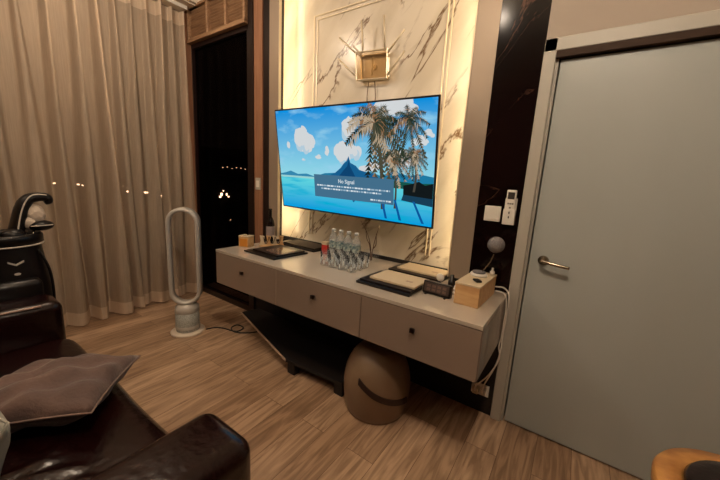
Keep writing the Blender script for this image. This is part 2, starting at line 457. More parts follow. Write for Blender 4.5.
# ---- curtain (one sheer sheet in pinch pleats)
def curtain():
    bm = B()
    Z = [0.015+ (2.965-.015)*i/44 for i in range(45)]
    ys = []; y = 1.86
    rnd = random.Random(4)
    pl = [1.84, 1.73, 1.62, 1.50, 1.38, 1.24, 1.10, .96, .80, .63, .47, .30, .13, -.04, -.2, -.38, -.55, -.72, -.9, -1.08, -1.25, -1.43, -1.6, -1.78, -1.95, -2.12, -2.3]
    amp = [rnd.uniform(.45, 1.5) for _ in pl]; dr_ = [rnd.uniform(-.03, .03) for _ in pl]
    n = 900; y0, y1 = -2.4, 1.87
    cols = []
    for i in range(n+1):
        y = y0+(y1-y0)*i/n; col = []
        for z in Z:
            t = 1-z/2.965                      # 0 at the top
            s = .009+.052*min(1, t*1.2)   # ridge half width
            dsp = 0
            for p, a, q in zip(pl, amp, dr_):
                c = p+q*t*1.6
                u = (y-c)/s
                if abs(u) < 4: dsp = max(dsp, a*math.exp(-abs(u)**3))
            dsp2 = .012*math.sin(y*31+2*z)*t + .018*math.sin(y*9.3+.7)*t + .006*math.sin(y*83+z)*t
            top = .095
            x = -3.60+ (top+.05*t)*dsp + dsp2 + .012*t*math.sin(13*y)
            yy = y + .02*t*math.sin(y*17+z*1.3)
            col.append(bm.verts.new((x, yy, z)))
        cols.append(col)
    for a, b in zip(cols, cols[1:]):
        for k in range(44): bm.faces.new((a[k], a[k+1], b[k+1], b[k]))
    return link('curtain', bm, M['sheer'], None, True)
tag(curtain(), 'floor-length sheer beige pinch-pleat curtain across the left window', 'curtain')
t = link('curtain_rail', box(B(), -3.62, -3.50, -2.5, 1.86, 2.975, 3.01, .004), M['white'])
tag(t, 'white curtain rail under the ceiling above the sheer curtain', 'curtain rail')
box_ = box(B(), -3.60, -3.42, -2.6, 1.93, 3.01, CEIL)
struct('trim_12', box_, M['ceil'])

# ---- distant buildings with lit windows in the night
nb = mat('night_facade', (14, 10, 9), .9)
lit = emitter('lit_windows', (255, 214, 170), 16)
for (c, rz, lights, lab) in (
    ((-34.5, 21.5), -.55, [(0, -1.0, .22, .3), (.55, -1.0, .14, .26), (-.15, -1.3, .2, .2), (.2, -.6, .1, .12), (.75, -1.25, .16, .12), (.9, -4.0, .05, .05)], 'distant dark tower with a few bright windows seen through dark window'),
    ((-38.4, 9.6), -1.3, [(0, -.35, .2, .12), (-1.6, -.3, .18, .10), (.3, -.42, .12, .08)], 'distant dark tower with dim lights behind left part of curtain'),
    ((-37.5, 14.2), -1.2, [(-1.0, -.95, .16, .14), (.5, -1.0, .2, .18), (.7, -1.0, .12, .14), (1.9, -1.3, .1, .1)], 'distant dark tower with dim lights behind right part of curtain'),
    ((-43.0, 29.0), -.55, [(-1.6+.62*k, 2.3+.1*math.sin(k*2.3), .07, .05) for k in range(6)]+[(-4.5, 1, .05, .05)], 'distant low tower with a faint row of rooftop lights')):
    t = thing('distant_building', lab, 'building', (c[0], c[1], -30), 0)
    # facade faces the room
    dirv = Vector((c[0], c[1], 0)).normalized(); right = Vector((dirv.y, -dirv.x, 0))
    mx = Matrix((right, dirv, Vector((0, 0, 1)))).transposed().to_4x4()
    link('building_wall', box(B(), -2.1 if c[0] > -40 else -6, 2.1 if c[0] > -40 else 6, 0.05, 4, 0, 31.1 if c[0] > -40 else 35, mx=mx), nb, t)
    for (a, z, ww, hh) in lights:
        link('lit_window', box(B(), a-ww/2, a+ww/2, -.03, .05, 30+z-hh/2, 30+z+hh/2, mx=mx), lit, t)

# ---- ceiling downlights
for i, (x, y, e) in enumerate(DOWN):
    t = thing('ceiling_downlight', ('round recessed ceiling downlight nearest the door', 'round recessed ceiling downlight above the tower fan and curtain', 'round recessed ceiling downlight over the right sofa arm', 'round recessed ceiling downlight behind the middle of the sofa', 'round recessed ceiling downlight in the far corner behind the golf bag')[i], 'ceiling light', (x, y, CEIL), 0, 'recessed ceiling downlights')
    link('light_ring', lathe(B(), [(.062, 0), (.062, -.006), (.05, -.008), (.046, -.002), (.046, 0)], 32), M['white'], t, True)
    link('light_lens', lathe(B(), [(0, -.003), (.045, -.003), (.045, 0), (0, 0)], 32), M['lamp'], t)

# ================================================================= CONSOLE
CX0, CX1, CY0, CZ0, CZ1 = -2.30, -.264, 1.372, .535, .807
t = thing('wall_console', 'long glossy taupe floating console with three drawers under the television', 'console', ((CX0+CX1)/2, YW, CZ0))
ox, oy, oz = t.location
def K(x0, x1, y0, y1, z0, z1, b=0): return box(B(), x0-ox, x1-ox, y0-oy, y1-oy, z0-oz, z1-oz, b, 2)
bm = K(CX0, CX1, CY0+.02, YW-.001, CZ0, CZ1-.022); link('carcass', bm, M['console'], t)
bm = K(CX0, CX1, CY0, YW-.001, CZ1-.02, CZ1, .002); box(bm, -2.23-ox, -.628-ox, YW-.002-oy, YM-.013-oy, CZ1-.02-oz, CZ1-oz); link('console_top', bm, M['ctop'], t)
xs = (CX0, -1.595, -.903, CX1)
for i in range(3):
    f = link('drawer', K(xs[i]+.002, xs[i+1]-.002, CY0+.001, CY0+.02, CZ0+.001, CZ1-.024, .0015), M['console'], t)
    kx = (-1.955, -1.25, -.585)[i]; kz = .688
    bm = B(); box(bm, kx-.012-ox, kx+.012-ox, CY0-.022-oy, CY0-.006-oy, kz-.012-oz, kz+.012-oz, .003)
    box(bm, kx-.006-ox, kx+.006-ox, CY0-.008-oy, CY0+.002-oy, kz-.006-oz, kz+.006-oz)
    link('knob', bm, M['knob'], f)

# ---- television
TVC = Vector((-1.393, 1.80, 1.517)); TW = 1.355; TH = TW*9/16
a = Vector((math.cos(-.008), math.sin(-.008), 0)); b = Vector((0, 0, 1)); n = a.cross(b)
b2 = b*math.cos(.148)+n*math.sin(.148)
A = a*math.cos(-.016)+b2*math.sin(-.016); Bv = -a*math.sin(-.016)+b2*math.cos(-.016); Nv = A.cross(Bv)   # Nv points to the viewer
tv = thing('television', 'large flat television on the marble wall showing palm trees over a lagoon', 'television')
tv.matrix_world = Matrix.Translation(TVC) @ Matrix((A, -Nv, Bv)).transposed().to_4x4()
bm = B(); box(bm, -TW/2, TW/2, 0, .012, -TH/2, TH/2, .003, 1); link('bezel', bm, M['black'], tv)
bm = B(); box(bm, -TW*.30, TW*.30, .012, .05, -TH*.42, TH*.15, .012, 2); link('rear_housing', bm, M['black'], tv)
bm = B(); box(bm, -.2, .2, .05, .075, -.15, .15, .004); 
for s in (-.15, .15): box(bm, s-.015, s+.015, .05, .235, -.12, .1, .003)
link('wall_bracket', bm, M['blackm'], tv)
# picture: coordinates u 0..1 (left to right), v 0..1 (bottom to top)
PW, PH = TW-.022, TH-.022
pics = []
def pm(col, s=1.0):
    m = emitter('screen_colour', col, s); pics.append(m); return len(pics)-1
def skymat(top, bot, v0, v1, cl=None):
    m = bpy.data.materials.new('screen_gradient'); m.use_nodes = True
    nt, N, L = nodes(m); e = N.new('ShaderNodeEmission'); e.inputs[1].default_value = 1.0
    tc = N.new('ShaderNodeTexCoord'); sx = N.new('ShaderNodeSeparateXYZ'); L.new(tc.outputs['Object'], sx.inputs[0])
    mr = N.new('ShaderNodeMapRange'); mr.inputs[1].default_value = (v0-.5)*PH; mr.inputs[2].default_value = (v1-.5)*PH; L.new(sx.outputs[2], mr.inputs[0])
    mx = N.new('ShaderNodeMix'); mx.data_type = 'RGBA'; mx.inputs[6].default_value = lin(bot); mx.inputs[7].default_value = lin(top)
    L.new(mr.outputs[0], mx.inputs[0]); last = mx.outputs[2]
    if cl:
        mp = N.new('ShaderNodeMapping'); mp.inputs['Scale'].default_value = cl[1]; L.new(tc.outputs['Object'], mp.inputs[0])
        nz = N.new('ShaderNodeTexNoise'); nz.inputs['Scale'].default_value = 3; nz.inputs['Detail'].default_value = 5; L.new(mp.outputs[0], nz.inputs['Vector'])
        rp = N.new('ShaderNodeValToRGB'); rp.color_ramp.elements[0].position = .52; rp.color_ramp.elements[1].position = .72; L.new(nz.outputs['Fac'], rp.inputs[0])
        m2 = N.new('ShaderNodeMix'); m2.data_type = 'RGBA'; L.new(rp.outputs[0], m2.inputs[0]); L.new(last, m2.inputs[6]); m2.inputs[7].default_value = lin(cl[0]); last = m2.outputs[2]
    L.new(last, e.inputs[0]); L.new(e.outputs[0], N['Material Output'].inputs[0])
    pics.append(m); return len(pics)-1
pb = B(); lay = [0]
def poly(pts, mi, w=1):
    pts = [(min(max(u, 0), 1), min(max(v, 0), 1)) for u, v in pts]
    lay[0] += w
    yy = -.0003-.00001*lay[0]
    if len({(round(u, 4), round(v, 4)) for u, v in pts}) < 3: return
    vs = [pb.verts.new(((u-.5)*PW, yy, (v-.5)*PH)) for u, v in pts]
    f = pb.faces.new(vs); f.material_index = mi
    return f
HZ = .33
sky = skymat((0, 138, 214), (146, 214, 226), HZ, 1, ((150, 205, 230), (1.2, 1, 3.4)))
sea = skymat((96, 210, 218), (0, 150, 214), 0, HZ, ((0, 168, 206), (1, 1, 9)))
poly([(0, HZ), (1, HZ), (1, 1), (0, 1)], sky)
poly([(0, 0), (1, 0), (1, HZ), (0, HZ)], sea)
wcl = pm((206, 210, 212)); wcl2 = pm((176, 200, 214))
rnd = random.Random(11)
def cloud(cx, cy, rx, ry, k=9):
    for i in range(k):
        t_ = rnd.uniform(0, 2*PI); q = rnd.uniform(0, .62)
        x = cx+rx*q*math.cos(t_); y = cy+ry*q*math.sin(t_)
        rr = rnd.uniform(.28, .48)
        pts = [(x+rx*rr*math.cos(2*PI*j/14)*rnd.uniform(.85, 1.1), y+ry*rr*1.3*math.sin(2*PI*j/14)*rnd.uniform(.85, 1.1)) for j in range(14)]
        poly(pts, wcl if y > cy-ry*.3 else wcl2)
cloud(.215, .70, .085, .14, 16); cloud(.265, .67, .05, .09, 8); cloud(.09, .66, .03, .05, 5)
cloud(.53, .81, .06, .12, 12); cloud(.49, .58, .075, .12, 14); cloud(.56, .61, .05, .09, 8); cloud(.39, .60, .028, .05, 5)
cloud(.32, .54, .045, .03, 5); cloud(.80, .95, .14, .08, 16); cloud(.93, .69, .05, .05, 8); cloud(.97, .74, .035, .04, 5); cloud(.2, .52, .03, .02, 4)
cloud(.68, .46, .09, .05, 7); cloud(.86, .54, .07, .09, 8)
far1 = pm((52, 132, 170)); far2 = pm((30, 120, 160)); isl = pm((22, 92, 140)); isl2 = pm((14, 66, 110)); grn = pm((22, 84, 74)); sand = pm((150, 205, 205))
poly([(0, HZ), (.30, HZ), (.30, .345), (.22, .375), (.15, .365), (.09, .395), (.04, .372), (0, .36)], far1)
poly([(.28, HZ-.01), (1, HZ-.01), (1, .41), (.93, .43), (.88, .41), (.80, .44), (.72, .40), (.66, .43), (.60, .40), (.5, .41), (.36, .39), (.3, .36)], far2)
dxm = .075
poly([(u+dxm, v) for u, v in [(.30, .36), (.36, .40), (.40, .45), (.42, .49), (.44, .515), (.455, .56), (.465, .50), (.50, .475), (.52, .44), (.56, .425), (.62, .40), (.64, .36)]], isl)
poly([(u+dxm, v) for u, v in [(.38, .36), (.42, .43), (.445, .47), (.455, .53), (.462, .47), (.48, .42), (.5, .36)]], isl2)
poly([(u+dxm, v) for u, v in [(.36, HZ-.01), (.62, HZ-.01), (.58, .27), (.52, .20), (.48, .13), (.45, .20), (.40, .27)]], isl)
poly([(0, HZ-.005), (.3, HZ-.005), (.3, HZ+.015), (0, HZ+.015)], sand)
poly([(.62, HZ-.03), (1, HZ-.03), (1, HZ+.03), (.9, HZ+.02), (.8, HZ+.035), (.7, HZ+.01)], grn)
dk = pm((18, 24, 26)); 
poly([(.85, .24), (1, .22), (1, .36), (.96, .34), (.93, .37), (.89, .345), (.85, .33)], dk)
poly([(.84, .20), (1, .17), (1, .235), (.85, .25)], pm((24, 60, 84)))
palmc = [pm((44, 54, 40)), pm((74, 72, 56)), pm((140, 104, 72)), pm((176, 156, 130)), pm((26, 36, 32))]
trunk = pm((70, 66, 58)); refl = pm((10, 84, 150))
def palm(bx, by, cx, cy, R, w_, nf=17, sd=1):
    rr = random.Random(sd)
    N_ = 8
    L_ = []; R_ = []
    for i in range(N_+1):
        t_ = i/N_; x = bx+(cx-bx)*t_+.012*math.sin(t_*PI); y = by+(cy-by)*t_
        L_.append((x-w_*(1.2-.5*t_), y)); R_.append((x+w_*(1.2-.5*t_), y))
    poly(L_+R_[::-1], trunk)
    asp = PW/PH
    for k in range(nf):
        a0 = -2.2+ (PI+2*1.2+.6)*k/(nf-1)*.84+rr.uniform(-.08, .08)
        ln = R*rr.uniform(.75, 1.1); mi = palmc[rr.choice((0, 0, 1, 1, 2, 3, 4))]
        px, py = cx, cy; ang = PI/2-a0 if False else a0+.35
        spine = []
        for i in range(9):
            t_ = i/8
            x = cx+ln*t_*math.cos(ang); y = cy+asp*(ln*t_*math.sin(ang)-ln*.55*t_*t_)
            spine.append((x, y))
        for i in range(8):
            (x0, y0), (x1, y1) = spine[i], spine[i+1]
            for sdn in (-1, 1):
                for q in range(2):
                    xx = x0+(x1-x0)*q/2; yy = y0+(y1-y0)*q/2
                    dx, dy = x1-x0, y1-y0
                    l2 = R*.34*(1-.6*(i/8))*rr.uniform(.7, 1.2)
                    m_ = math.hypot(dx, dy*1/asp)+1e-6
                    nx, ny = -dy/asp/m_*sdn, dx/m_*sdn
                    ex = xx+nx*l2*.6+dx/m_*l2*.5; ey = yy+(ny*l2*.6+dy/asp/m_*l2*.5)*asp-.35*l2*asp
                    poly([(xx, yy), (xx+dx*.5, yy+dy*.5), (ex, ey)], mi if rr.random() < .7 else palmc[rr.choice((0, 1, 2, 3))], .1)
palm(.805, .12, .79, .56, .10, .005, 15, 3)
palm(.905, .28, .897, .58, .085, .005, 15, 4)
palm(.738, .10, .693, .84, .19, .010, 21, 5)
palm(.735, .50, .87, .86, .12, .003, 11, 9)
for x0, x1 in ((.725, .75), (.80, .83), (.90, .95)):
    poly([(x0, .2), (x0+.012, .2), (x1+.014, .02), (x1, .02)], refl)
# message banner
poly([(.28, .15), (.80, .15), (.80, .375), (.28, .375)], pm((66, 108, 136)))
txtc = pm((214, 224, 230)); txtd = pm((150, 176, 194))
for (u0, u1, v) in ((.30, .78, .262), (.33, .73, .232), (.665, .785, .17)):
    u = u0
    while u < u1-.004:
        l_ = rnd.uniform(.006, .022)
        poly([(u, v), (min(u+l_, u1), v), (min(u+l_, u1), v+.014), (u, v+.014)], txtc if rnd.random() < .6 else txtd)
        u += l_+.004
link('screen', pb, pics, tv)
cu = bpy.data.curves.new('title', 'FONT'); cu.body = 'No Signal'; cu.size = .038; cu.align_x = 'CENTER'; cu.offset = .0004
to = bpy.data.objects.new('title', cu); C.objects.link(to)
bpy.context.view_layer.update()
me = bpy.data.meshes.new_from_object(to.evaluated_get(bpy.context.evaluated_depsgraph_get()))
bpy.data.objects.remove(to)
me.materials.clear(); me.materials.append(pics[txtc])
for v in me.vertices: v.co = Vector((v.co.x, -.0003-.00001*(lay[0]+5), v.co.y))
o = bpy.data.objects.new('screen_title', me); C.objects.link(o); o.parent = tv; o.location = ((.51-.5)*PW, 0, (.305-.5)*PH)

# ---- gold geometric wall light above the television
t = thing('wall_light', 'pale gold square wall light with radiating rods above the television', 'wall light', (-1.385, YM, 2.22))
ly = -.06
bm = B(); c4 = [(-.135, .10), (.135, .085), (.145, -.105), (-.115, -.09)]
q = [(x, ly, z) for x, z in c4]; q2 = [(x*.9, -.012, z*.9) for x, z in c4]
for Q in (q, q2):
    for i in range(4): tube(bm, [Q[i], Q[(i+1) % 4]], .0065, 6)
for i in range(4): tube(bm, [q[i], q2[i]], .005, 6)
link('square_frame', bm, M['gold'], t)
bm = B(); 
prism(bm, [(x, z) for x, z in c4][::-1], -.003, .003, mx=Matrix.Translation((0, ly+.004, 0)) @ Matrix.Rotation(PI/2, 4, 'X'))
link('smoked_glass_pane', bm, M['smoke'], t)
link('wall_plate', lathe(B(), [(0, 0), (.02, 0), (.02, .015), (0, .015)], 24, mx=Matrix.Rotation(PI/2, 4, 'X')), M['gold'], t)
bm = B(); tube(bm, [(.0, ly+.03, .06), (.0, ly+.03, -.06)], .006, 8); tube(bm, [(0, ly+.03, .0), (0, -.02, 0)], .006, 8)
link('centre_stem', bm, M['gold'], t, True)
for (x0, z0, x1, z1) in ((-.135, .10, -.27, .215), (-.13, -.055, -.275, .075), (-.07, .10, -.075, .29), (.115, .085, .11, .285), (.14, .06, .275, .165), (.145, -.09, .285, .035)):
    link('light_rod', tube(B(), [(x0, ly, z0), (x1, ly-.03, z1)], .007, 8), M['gold'], t, True)
bm = B(); tube(bm, [(-.03, -.02, -.1), (-.045, -.012, -.2), (-.03, -.012, -.33)], .003, 6, 4); tube(bm, [(.02, -.02, -.1), (.03, -.012, -.22), (.015, -.012, -.33)], .003, 6, 4)
link('cable', bm, M['twig'], t)

# ================================================================= THINGS ON THE CONSOLE
T = CZ1
# plywood box holding the ball lamp
t = thing('wooden_box', 'light plywood box with pale top at the right end of the console', 'box', (-.394, 1.725, T), math.radians(-2))
link('box_body', box(B(), -.062, .062, -.16, .15, 0, .104, .003), M['lwood'], t)
link('lid', box(B(), -.064, .064, -.162, .152, .104, .114, .002), M['cream'], t)
# ball lamp
t = thing('desk_lamp', 'small grey ball lamp on a curved silver stem standing on plywood box', 'lamp', (-.40, 1.77, T+.115))
link('lamp_base', lathe(B(), [(0, 0), (.045, 0), (.047, .006), (.043, .014), (0, .016)], 32), M['white'], t, True)
link('lamp_puck', lathe(B(), [(0, .0165), (.034, .0165), (.034, .024), (0, .026)], 32), M['meshg'], t, True)
link('stem', tube(B(), [(.012, .01, .02), (.03, .0, .05), (.05, -.005, .085), (.066, -.01, .135)], .003, 8, 6), M['chrome'], t, True)
link('ball_shade', sphere(B(), (.07, -.01, .185), .043), M['meshg'], t, True)
bm = B(); lathe(bm, [(0, 0), (.013, 0), (.013, .02), (.006, .026), (.006, .04), (0, .04)], 16)
tag(link('small_bottle', bm, M['white'], None, True, (-.345, 1.84, T+.115)), 'tiny white bottle behind the ball lamp on plywood box', 'bottle')
bm = B(); box(bm, -.016, .016, -.024, .024, 0, .011, .005)
o = link('car_key', bm, M['black'], None, False, (-.375, 1.645, T+.115)); o.rotation_euler.z = .7
tag(o, 'small black key fob at the front of the plywood box', 'key')
# clock
t = thing('digital_clock', 'black rectangular digital clock beside the plywood box', 'clock', (-.568, 1.60, T), math.radians(-3))
mxr = Matrix.Translation((0, 0, .001)) @ Matrix.Rotation(math.radians(-12), 4, 'X')
link('clock_body', box(B(), -.08, .08, -.012, .022, .002, .072, .006, mx=mxr), M['black'], t)
link('clock_display', box(B(), -.07, .07, -.0135, -.0115, .014, .062, mx=mxr), mat('clock_lcd', (70, 58, 52), .3), t)
bm = B()
for k in range(4):
    for j in range(2): box(bm, -.055+k*.03, -.035+k*.03, -.0148, -.0134, .020+j*.02, .034+j*.02, mx=mxr)
link('clock_digits', bm, mat('clock_segment', (104, 84, 74), .5), t)
for fx in (-.055, .055): link('clock_foot', box(B(), fx-.005, fx+.005, -.02, .02, 0, .006), M['black'], t)
# little things behind the clock
bm = B(); lathe(bm, [(0, 0), (.02, 0), (.02, .05), (.012, .056), (.011, .085), (0, .085)], 20)
tag(link('black_bottle', bm, M['black'], None, True, (-.545, 1.775, T)), 'slim black bottle behind the digital clock', 'bottle')
bm = B(); lathe(bm, [(0, 0), (.017, 0), (.017, .035), (.009, .042), (.008, .06), (0, .06)], 20)
tag(link('white_bottle', bm, M['white'], None, True, (-.50, 1.74, T)), 'small white bottle between digital clock and plywood box', 'bottle')
t = thing('round_compact', 'round white disc propped upright behind the digital clock', 'compact', (-.605, 1.745, T))
link('disc', lathe(B(), [(0, -.006), (.022, -.006), (.024, 0), (.022, .006), (0, .006)], 24, mx=Matrix.Translation((0, 0, .064)) @ Matrix.Rotation(PI/2, 4, 'X')), M['white'], t, True)
link('stand', lathe(B(), [(0, 0), (.02, 0), (.018, .006), (.004, .01), (.004, .042), (0, .042)], 20), M['black'], t, True)
bm = B(); tube(bm, [(-.62, 1.69, T+.012), (-.59, 1.68, T+.02), (-.56, 1.70, T+.012), (-.53, 1.68, T+.02), (-.49, 1.69, T+.012), (-.505, 1.70, T+.03), (-.56, 1.675, T+.026), (-.6, 1.70, T+.016)], .005, 6, 5)
tag(link('coiled_cable', bm, M['white'], None, True), 'tangled white cable lying just behind the digital clock', 'cable')
# black trays with cream folders
def tray(x0, x1, y0, y1, rz, lab, lab2):
    cx, cy = (x0+x1)/2, (y0+y1)/2; hx, hy = (x1-x0)/2, (y1-y0)/2
    t = thing('black_tray', lab, 'tray', (cx, cy, T), rz)
    link('tray_base', box(B(), -hx, hx, -hy, hy, 0, .016, .003), M['black'], t)
    link('tray_cover', box(B(), -hx+.012, hx-.004, -hy+.02, hy, .016, .026, .002), M['darkwood'], t)
    t = thing('cream_folder', lab2, 'folder', (cx+.012, cy+.012, T+.0265), rz)
    link('cover', box(B(), -hx+.045, hx-.012, -hy+.045, hy-.012, 0, .014, .003), M['cream'], t)
    link('clasp', box(B(), hx-.10, hx-.06, -.02, .0, .014, .0155), M['edge'], t)
tray(-1.015, -.665, 1.475, 1.735, math.radians(-1), 'black tray nearest the console front, under a cream folder', 'cream folder on the front black tray')
tray(-1.0, -.63, 1.79, 2.02, math.radians(-2), 'black tray at the back against the marble, under a cream folder', 'cream folder on the back tray nearest the marble')
# left laptop-like black folders
t = thing('black_folder', 'black leather folder with a shiny plate near the console left end', 'folder', (-1.905, 1.64, T), math.radians(-3))
link('folder_base', box(B(), -.185, .185, -.165, .165, 0, .012, .003), M['black'], t)
link('folder_cover', box(B(), -.135, .165, -.12, .15, .012, .024, .003), M['darkwood'], t)
link('plate', box(B(), -.03, .14, -.09, .09, .024, .027, .001), mat('glossy_brown_plate', (92, 70, 62), .15), t)
t = thing('dark_tray', 'dark flat tray beneath the marble beside the water bottles', 'tray', (-1.92, 1.975, T), math.radians(-2))
link('tray_base', box(B(), -.21, .21, -.11, .10, 0, .012, .003), M['blackm'], t)
link('tray_cover', box(B(), -.18, .20, -.09, .09, .012, .026, .003), mat('olive_black', (40, 30, 18), .5), t)
# amber box and organiser on the left end
t = thing('amber_box', 'small wooden box with amber front at the console left end', 'box', (-2.24, 1.61, T), math.radians(20))
link('box_body', box(B(), -.045, .045, -.04, .04, 0, .085, .002), M['lwood'], t)
link('front_panel', box(B(), -.035, .035, -.0425, -.04, .008, .07), M['amber'], t)
bm = B(); box(bm, -.047, -.02, -.042, .042, .085, .094, .002); box(bm, .0, .047, -.042, .042, .085, .092, .002); link('lid', bm, M['cream'], t)
t = thing('desk_organiser', 'small wooden rack of curved dividers behind the amber box', 'organiser', (-2.12, 1.775, T), math.radians(52))
link('rack_base', box(B(), -.10, .10, -.03, .03, 0, .012, .002), M['lwood'], t)
for k in range(4):
    x = -.078+k*.052
    bm = B(); prism(bm, [(-.02, .012), (.02, .012), (.014, .045), (.02, .088), (-.02, .094), (-.012, .05)], -.004, .004, mx=Matrix.Translation((x, -.01, 0)) @ Matrix.Rotation(PI/2, 4, 'X'))
    link('divider', bm, M['lwood'] if k % 2 else M['cream'], t)
for k in range(3):
    link('hanging_loop', tube(B(), [(-.07+k*.05, -.03, .085), (-.06+k*.05, -.045, .05), (-.045+k*.05, -.045, .03), (-.03+k*.05, -.04, .055), (-.025+k*.05, -.03, .085)], .0025, 6, 5), M['knob'], t, True)
t = thing('wine_bottle', 'tall dark bottle with pale label behind the amber box', 'bottle', (-2.245, 1.865, T))
link('bottle_body', lathe(B(), [(0, 0), (.036, 0), (.037, .02), (.037, .17), (.030, .20), (.014, .235), (.013, .29), (.015, .295), (.015, .305), (0, .305)], 28), M['wine'], t, True)
link('label_band', lathe(B(), [(.0375, .06), (.0375, .15)], 28), mat('grey_label', (150, 138, 134), .5), t, True)
# water bottles
def copytree(o, parent=None):
    c = o.copy(); C.objects.link(c)
    if parent: c.parent = parent
    for ch in list(o.children): copytree(ch, c)
    return c
def wbottle():
    t = thing('water_bottle', '', 'bottle')
    link('bottle_body', lathe(B(), [(0, 0), (.026, 0), (.029, .006), (.027, .02), (.029, .034), (.027, .048), (.030, .06), (.030, .125), (.027, .145), (.014, .175), (.012, .19), (0, .19)], 24), M['water'], t, True)
    link('label_band', lathe(B(), [(.0306, .07), (.0306, .12)], 24), M['label'], t, True)
    link('bottle_cap', lathe(B(), [(0, .205), (.014, .205), (.015, .20), (.015, .185), (.0, .185)], 20), M['cap'], t, True)
    return t
wb = wbottle()
BX = [(-1.53, 'leftmost'), (-1.455, 'second from left'), (-1.38, 'third from left'), (-1.305, 'fourth from left'), ]
for i, (x, nm) in enumerate(BX):
    o = wb if i == 0 else copytree(wb)
    o.location = (x, 1.885-.004*i, T); o.rotation_euler.z = i*.7; o.scale = (1.15, 1.15, 1.06)
    tag(o, ('clear water bottle, %s in the row behind the drinking glasses' % nm), 'bottle', 'water bottles')
t = thing('tissue_packet', 'small red and white packet left of the water bottles', 'packet', (-1.62, 1.90, T))
link('packet_body', box(B(), -.028, .028, -.02, .02, 0, .075, .004), M['red'], t)
link('packet_top', box(B(), -.028, .028, -.02, .02, .076, .10, .004), M['cream'], t)
# drinking glasses
def dglass():
    t = thing('drinking_glass', '', 'glass')
    link('tumbler', lathe(B(), [(0, 0), (.027, 0), (.030, .008), (.033, .10), (.0315, .10), (.028, .012), (0, .010)], 24), M['glass'], t, True)
    bm = B()
    for j in range(8):
        a_ = 2*PI*j/8; bx_ = Matrix.Rotation(a_, 4, 'Z')
        box(bm, .0300, .0332, -.004, .004, .014+.02*(j % 2), .04+.02*(j % 2), .001, 1, mx=bx_)
    link('cut_pattern_glint', bm, M['cut'], t)
    return t
g0 = dglass(); k = 0
gn = {0: 'front', 1: 'middle', 2: 'back'}; cn = ('leftmost', 'second', 'third', 'rightmost')
for r_ in range(3):
    for c_ in range(4):
        o = g0 if k == 0 else copytree(g0)
        k += 1
        o.location = (-1.40+.078*c_+.0*r_, 1.64+.072*r_, T); o.rotation_euler.z = k*.5
        tag(o, 'cut glass tumbler, %s from the left in the %s row' % (cn[c_], gn[r_]) if c_ in (1, 2) else 'cut glass tumbler, %s in the %s row' % (cn[c_], gn[r_]), 'glass', 'cut glass tumblers on the console')
# vase with twigs
t = thing('glass_vase', 'small square glass vase with bare twigs right of the water bottles', 'vase', (-1.225, 1.965, T))
bm = B(); box(bm, -.045, .045, -.035, .035, 0, .09, .003); link('vase_body', bm, M['glass'], t)
for pts in ([(0, 0, .01), (-.01, 0, .1), (-.035, -.01, .2), (-.10, -.02, .30)], [(0, 0, .01), (.01, 0, .1), (.03, .0, .2), (.05, .01, .28)], [(0, 0, .01), (-.02, 0, .12), (-.05, 0, .17), (-.045, -.03, .26)], [(.01, 0, .1), (.04, -.01, .14), (.035, -.01, .22)]):
    link('twig', tube(B(), pts, .004, 6, 5, rfun=lambda s: .0045-.003*s), M['twig'], t, True)

# ================================================================= WALL FITTINGS
t = thing('light_switch', 'square white light switch on the black marble beside the remote', 'switch', (-.407, YW, 1.255))
link('switch_plate', box(B(), -.044, .044, -.009, 0, -.044, .044, .003), M['white'], t)
link('rocker', box(B(), -.034, .034, -.012, -.009, -.034, .034, .001), M['white'], t)
t = thing('air_conditioner_remote', 'white air conditioner remote in a holder left of the door', 'remote', (-.316, YW, 1.30))
link('remote_holder', box(box(B(), -.031, .031, -.028, 0, -.098, -.01, .004), -.031, .031, -.006, -.0, -.02, .05, .002), M['white'], t)
r_ = link('remote_body', box(B(), -.025, .025, -.026, -.007, -.085, .095, .006), M['white'], t)
link('remote_display', box(B(), -.017, .017, -.0275, -.0258, .045, .082), M['lcd'], t)
for (x, z) in ((-.011, .02), (.011, .02), (0, .02), (0, -.002)):
    link('button', box(B(), x-.004, x+.004, -.0285, -.0255, z-.004, z+.004, .001, 1), mat('grey_button', (120, 112, 104), .5), t)
for z in (-.03, -.055): link('button', box(B(), -.003, .003, -.0315, -.028, z-.006, z+.006, .001, 1), M['lcd'], t)
t = thing('wall_switch', 'small pale switch plate on the rosy wood strip left of the niche', 'switch', (-2.507, YW-.006, 1.318))
link('switch_plate', box(B(), -.035, .035, -.008, 0, -.055, .055, .002), M['dframe'], t)
link('rocker', box(B(), -.02, .02, -.011, -.008, -.03, .03, .001), M['white'], t)
t = thing('wall_socket', 'white wall socket low under the right end of the console', 'socket', (-.335, YW, .155))
link('socket_plate', box(B(), -.06, .045, -.008, 0, -.038, .038, .003), M['white'], t)
link('plug', box(B(), -.045, -.01, -.05, -.008, -.018, .02, .005), M['cream'], t)
link('plug', box(B(), .004, .03, -.04, -.008, -.014, .018, .005), M['white'], t)
for nm, pts, lab in (('power_cable', [(-.33, 1.90, T+.035), (-.28, 1.89, T+.04), (-.248, 1.88, T-.0), (-.247, 1.885, T-.12), (-.250, 1.885, .60), (-.252, 1.885, .47), (-.27, 1.89, .36), (-.315, 1.895, .22), (-.318, 1.895, .16)], 'white cable looping furthest right down from box to wall socket'),
                     ('charger_cable', [(-.32, 1.87, T+.02), (-.27, 1.86, T+.015), (-.253, 1.86, T-.05), (-.254, 1.865, .66), (-.256, 1.87, .56), (-.262, 1.875, .50), (-.252, 1.88, .42), (-.30, 1.89, .29), (-.358, 1.892, .20), (-.362, 1.892, .16)], 'white cable nearest the console side running down to wall socket')):
    tag(link(nm, tube(B(), pts, .0042, 8, 6), M['white'], None, True), lab, 'cable')

